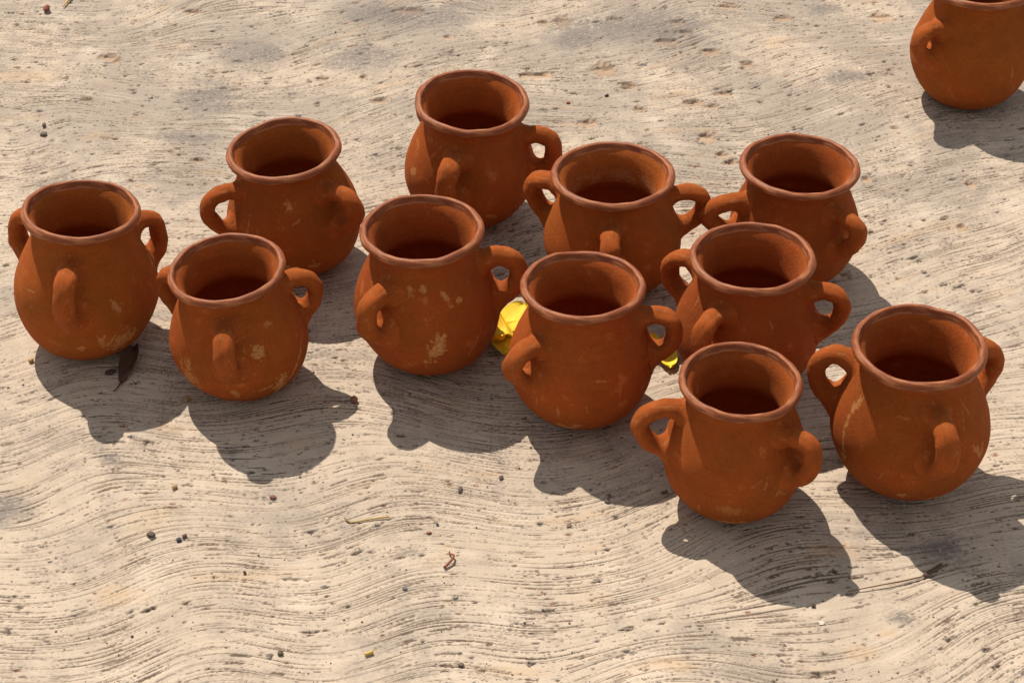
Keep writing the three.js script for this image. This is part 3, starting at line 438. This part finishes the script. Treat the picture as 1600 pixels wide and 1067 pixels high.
/* dry leaf */
{
  const o = thing('dry_leaf', 'curled dark brown dry leaf lying at the foot of the leftmost jug', 'leaf', at(-0.3165, -1.281, 0.0008));
  const N = 36, M = 12, pos = [], idx = [], uv = [], L = 0.047;
  for (const side of [0, 1]) for (let j = 0; j <= N; j++) { const t = j / N, w = 0.0071 * Math.pow(Math.sin(Math.PI * Math.min(1, 0.10 + 0.88 * t)), 0.75) * (1 + 0.08 * n2(t * 7, 3)); for (let i = 0; i <= M; i++) { const u = i / M * 2 - 1; pos.push(u * w - 0.004 * t * t, 0.0012 + 0.0058 * u * u * (0.6 + 0.4 * Math.sin(t * 5)) + 0.0012 * Math.sin(t * 9 + u * 2) - side * 0.0004 + 0.0016 * (1 - t), t * L - 0.004); uv.push(i / M, t); } }
  const S = (N + 1) * (M + 1); for (let j = 0; j < N; j++) for (let i = 0; i < M; i++) { const a = j * (M + 1) + i, e = a + M + 1; idx.push(a, e, a + 1, a + 1, e, e + 1, S + a, S + a + 1, S + e, S + a + 1, S + e + 1, S + e); }
  const g = new THREE.BufferGeometry(); g.setAttribute('position', new THREE.Float32BufferAttribute(pos, 3)); g.setAttribute('uv', new THREE.Float32BufferAttribute(uv, 2)); g.setIndex(idx); g.computeVertexNormals();
  const TW = 128, d = new Uint8Array(TW * TW * 4); for (let j = 0; j < TW; j++) for (let i = 0; i < TW; i++) { const u = Math.abs(i / TW * 2 - 1), vein = sst(0.06, 0.02, u) + 0.5 * sst(0.12, 0.02, Math.abs(((j / TW * 9 + u * 1.2) % 1) - 0.5)), m = 1 + 0.3 * n2(i / 16, j / 16) + 0.2 * n2(i / 5, j / 5), q = 4 * (j * TW + i); d[q] = s8(0.080 * m + 0.045 * vein); d[q + 1] = s8(0.034 * m + 0.018 * vein); d[q + 2] = s8(0.020 * m + 0.008 * vein); d[q + 3] = 255; }
  mesh('blade', g, new THREE.MeshStandardMaterial({ map: tex8(d, TW, TW, true), roughness: 0.7, side: THREE.DoubleSide }), o);
  const st = mesh('stem', stalk([[0, 0], [-0.0012, 0.006], [-0.0038, 0.0125]], 0.0007, 0.0005, () => 0.0008), plain([0.07, 0.035, 0.022]), o); st.position.set(-0.0038, 0.0002, 0.0415);
}
/* yellow flowers */
const petalMap = (() => { const N = 128, d = new Uint8Array(N * N * 4); for (let j = 0; j < N; j++) for (let i = 0; i < N; i++) { const m = 1 + 0.10 * n2(i / 4, j / 40) + 0.07 * n2(i / 20, j / 20) - 0.07 * sst(0.25, 0.05, Math.abs((i / 12.8) % 1 - 0.5)), t = sst(0.45, 0, j / N), q = 4 * (j * N + i); d[q] = s8(0.86 * m); d[q + 1] = s8((0.63 - 0.2 * t) * m); d[q + 2] = s8((0.04 - 0.03 * t) * m); d[q + 3] = 255; } return tex8(d, N, N, true); })();
const petalMat = new THREE.MeshPhysicalMaterial({ map: petalMap, roughness: 0.65, specularIntensity: 0.4, transmission: 0.12, thickness: 0, side: THREE.DoubleSide });
function petal(L, w, seed, curl, fold, y0 = 0.0) {         // grows along +z from its narrow root; thin but with two faces
  const N = 22, M = 14, pos = [], uv = [], idx = [];
  for (const side of [0, 1]) for (let j = 0; j <= N; j++) for (let i = 0; i <= M; i++) {
    const t = j / N, u = i / M * 2 - 1, ww = w * (0.22 + 0.78 * Math.pow(Math.sin(Math.PI * Math.min(0.985, 0.12 + 0.80 * t)), 0.8)) * (t > 0.85 ? Math.sqrt(Math.max(0.02, 1 - Math.pow((t - 0.85) / 0.153, 2))) : 1);
    const y = y0 * (1 - t) * (1 - t) + 0.0012 + curl * t * t + fold * u * u * (0.4 + 0.6 * t) + 0.0005 * n2(u * 1.6 + seed, t * 2.4 + seed) - side * 0.00035;
    pos.push(u * ww, y, t * L + 0.0012 * n2(u * 2 + seed, 7)); uv.push(i / M, t);
  }
  const S = (N + 1) * (M + 1); for (let j = 0; j < N; j++) for (let i = 0; i < M; i++) { const a = j * (M + 1) + i, e = a + M + 1; idx.push(a, e, a + 1, a + 1, e, e + 1, S + a, S + a + 1, S + e, S + a + 1, S + e + 1, S + e); }
  const g = new THREE.BufferGeometry(); g.setAttribute('position', new THREE.Float32BufferAttribute(pos, 3)); g.setAttribute('uv', new THREE.Float32BufferAttribute(uv, 2)); g.setIndex(idx); g.computeVertexNormals(); return g;
}
{
  const cx = -0.0085, cz = -1.3055, o = thing('yellow_flower', 'fallen yellow trumpet flower lying between two jugs', 'flower', at(cx, cz, 0.0006));
  for (const [a, L, w, c, f, s] of [[95, 0.030, 0.012, 0.002, 0.004, 1], [4, 0.030, 0.0098, -0.0005, 0.005, 2], [-44, 0.022, 0.0105, 0.005, 0.003, 3], [150, 0.037, 0.0135, 0.006, 0.003, 4], [-115, 0.024, 0.011, 0.003, 0.003, 5]]) { const p = mesh('petal', petal(L, w, s * 3.1, c, f, 0.0025), petalMat, o); p.rotation.y = a * D2R; p.position.y = 0.0004 * s; }
  const tp = [[-0.0048, 0.0225, -0.0058], [-0.0036, 0.0185, -0.0030], [-0.0018, 0.0140, 0.0018], [0.0006, 0.0095, 0.0075], [0.0014, 0.0062, 0.0140]].map((p) => new THREE.Vector3(...p)), c = new THREE.CatmullRomCurve3(tp), N = 24, M = 20, pos = [], idx = [], uv = [];
  for (let j = 0; j <= N; j++) { const t = j / N, p = c.getPointAt(t), T = c.getTangentAt(t), X = new THREE.Vector3(0, 1, 0).cross(T).normalize(), Y = T.clone().cross(X), r = 0.0021 + 0.0074 * Math.pow(t, 1.25); for (let i = 0; i <= M; i++) { const a = i / M * 2 * Math.PI, q = r * (1 + 0.10 * Math.cos(5 * a)); pos.push(p.x + (X.x * Math.cos(a) + Y.x * Math.sin(a)) * q, p.y + (X.y * Math.cos(a) + Y.y * Math.sin(a)) * q, p.z + (X.z * Math.cos(a) + Y.z * Math.sin(a)) * q); uv.push(i / M, t * 0.4); } }
  for (let j = 0; j < N; j++) for (let i = 0; i < M; i++) { const a = j * (M + 1) + i, e = a + M + 1; idx.push(a, a + 1, e, a + 1, e + 1, e); }
  const g = new THREE.BufferGeometry(); g.setAttribute('position', new THREE.Float32BufferAttribute(pos, 3)); g.setAttribute('uv', new THREE.Float32BufferAttribute(uv, 2)); g.setIndex(idx); g.computeVertexNormals();
  mesh('flower_tube', g, petalMat, o);
}
for (const [x, z, a, L, w, c, f, s, label] of [
  [0.1275, -1.293, 5, 0.037, 0.0085, 0.002, 0.003, 11, 'long yellow petal lying by the left foot of the jug behind the frontmost one'],
  [0.1145, -1.304, 13, 0.037, 0.0085, 0.002, 0.004, 14, 'yellow petal half hidden behind the middle jug\'s right handle'],
]) { const p = single('yellow_petal', petal(L, w, s, c, f), petalMat, label, 'petal', at(x, z, 0.0006)); p.rotation.y = a * D2R; }
/* loose grit */
{
  const r = rng(606), parts = [], TONE = [[0.09, 0.06, 0.045], [0.16, 0.08, 0.05], [0.24, 0.09, 0.04], [0.30, 0.20, 0.10], [0.12, 0.115, 0.11], [0.42, 0.36, 0.28], [0.06, 0.05, 0.05]];
  for (let k = 0; k < 1500; k++) {
    const z = -0.9 - Math.pow(r(), 1.15) * 1.0, x = (r() - 0.5) * 0.74 * -z * 0.92, s = 0.0004 + 0.0010 * r() * r() * r(), c = TONE[Math.floor(r() * TONE.length)], g = new THREE.IcosahedronGeometry(1, 0), a = g.attributes.position;
    for (let i = 0; i < a.count; i++) { const f = 0.75 + 0.5 * Math.abs(n3(a.getX(i) * 2 + k, a.getY(i) * 2, a.getZ(i) * 2)); a.setXYZ(i, a.getX(i) * f, a.getY(i) * f, a.getZ(i) * f); }
    g.scale(s * (0.8 + 0.6 * r()), s * 0.7, s * (0.8 + 0.6 * r())); g.rotateY(r() * 6.3); g.translate(x, groundY(x, z) + s * 0.45, z); g.deleteAttribute('uv'); g.computeVertexNormals();
    g.setAttribute('color', new THREE.Float32BufferAttribute(Array.from({ length: a.count * 3 }, (_, q) => c[q % 3]), 3)); parts.push(g);
  }
  const m = mesh('grit', mergeGeometries(parts), new THREE.MeshStandardMaterial({ vertexColors: true, roughness: 0.85 }), scene);
  m.userData = { label: 'loose grains of grit scattered over the concrete', category: 'grit', kind: 'stuff' };
}
renderer.render(scene, camera);
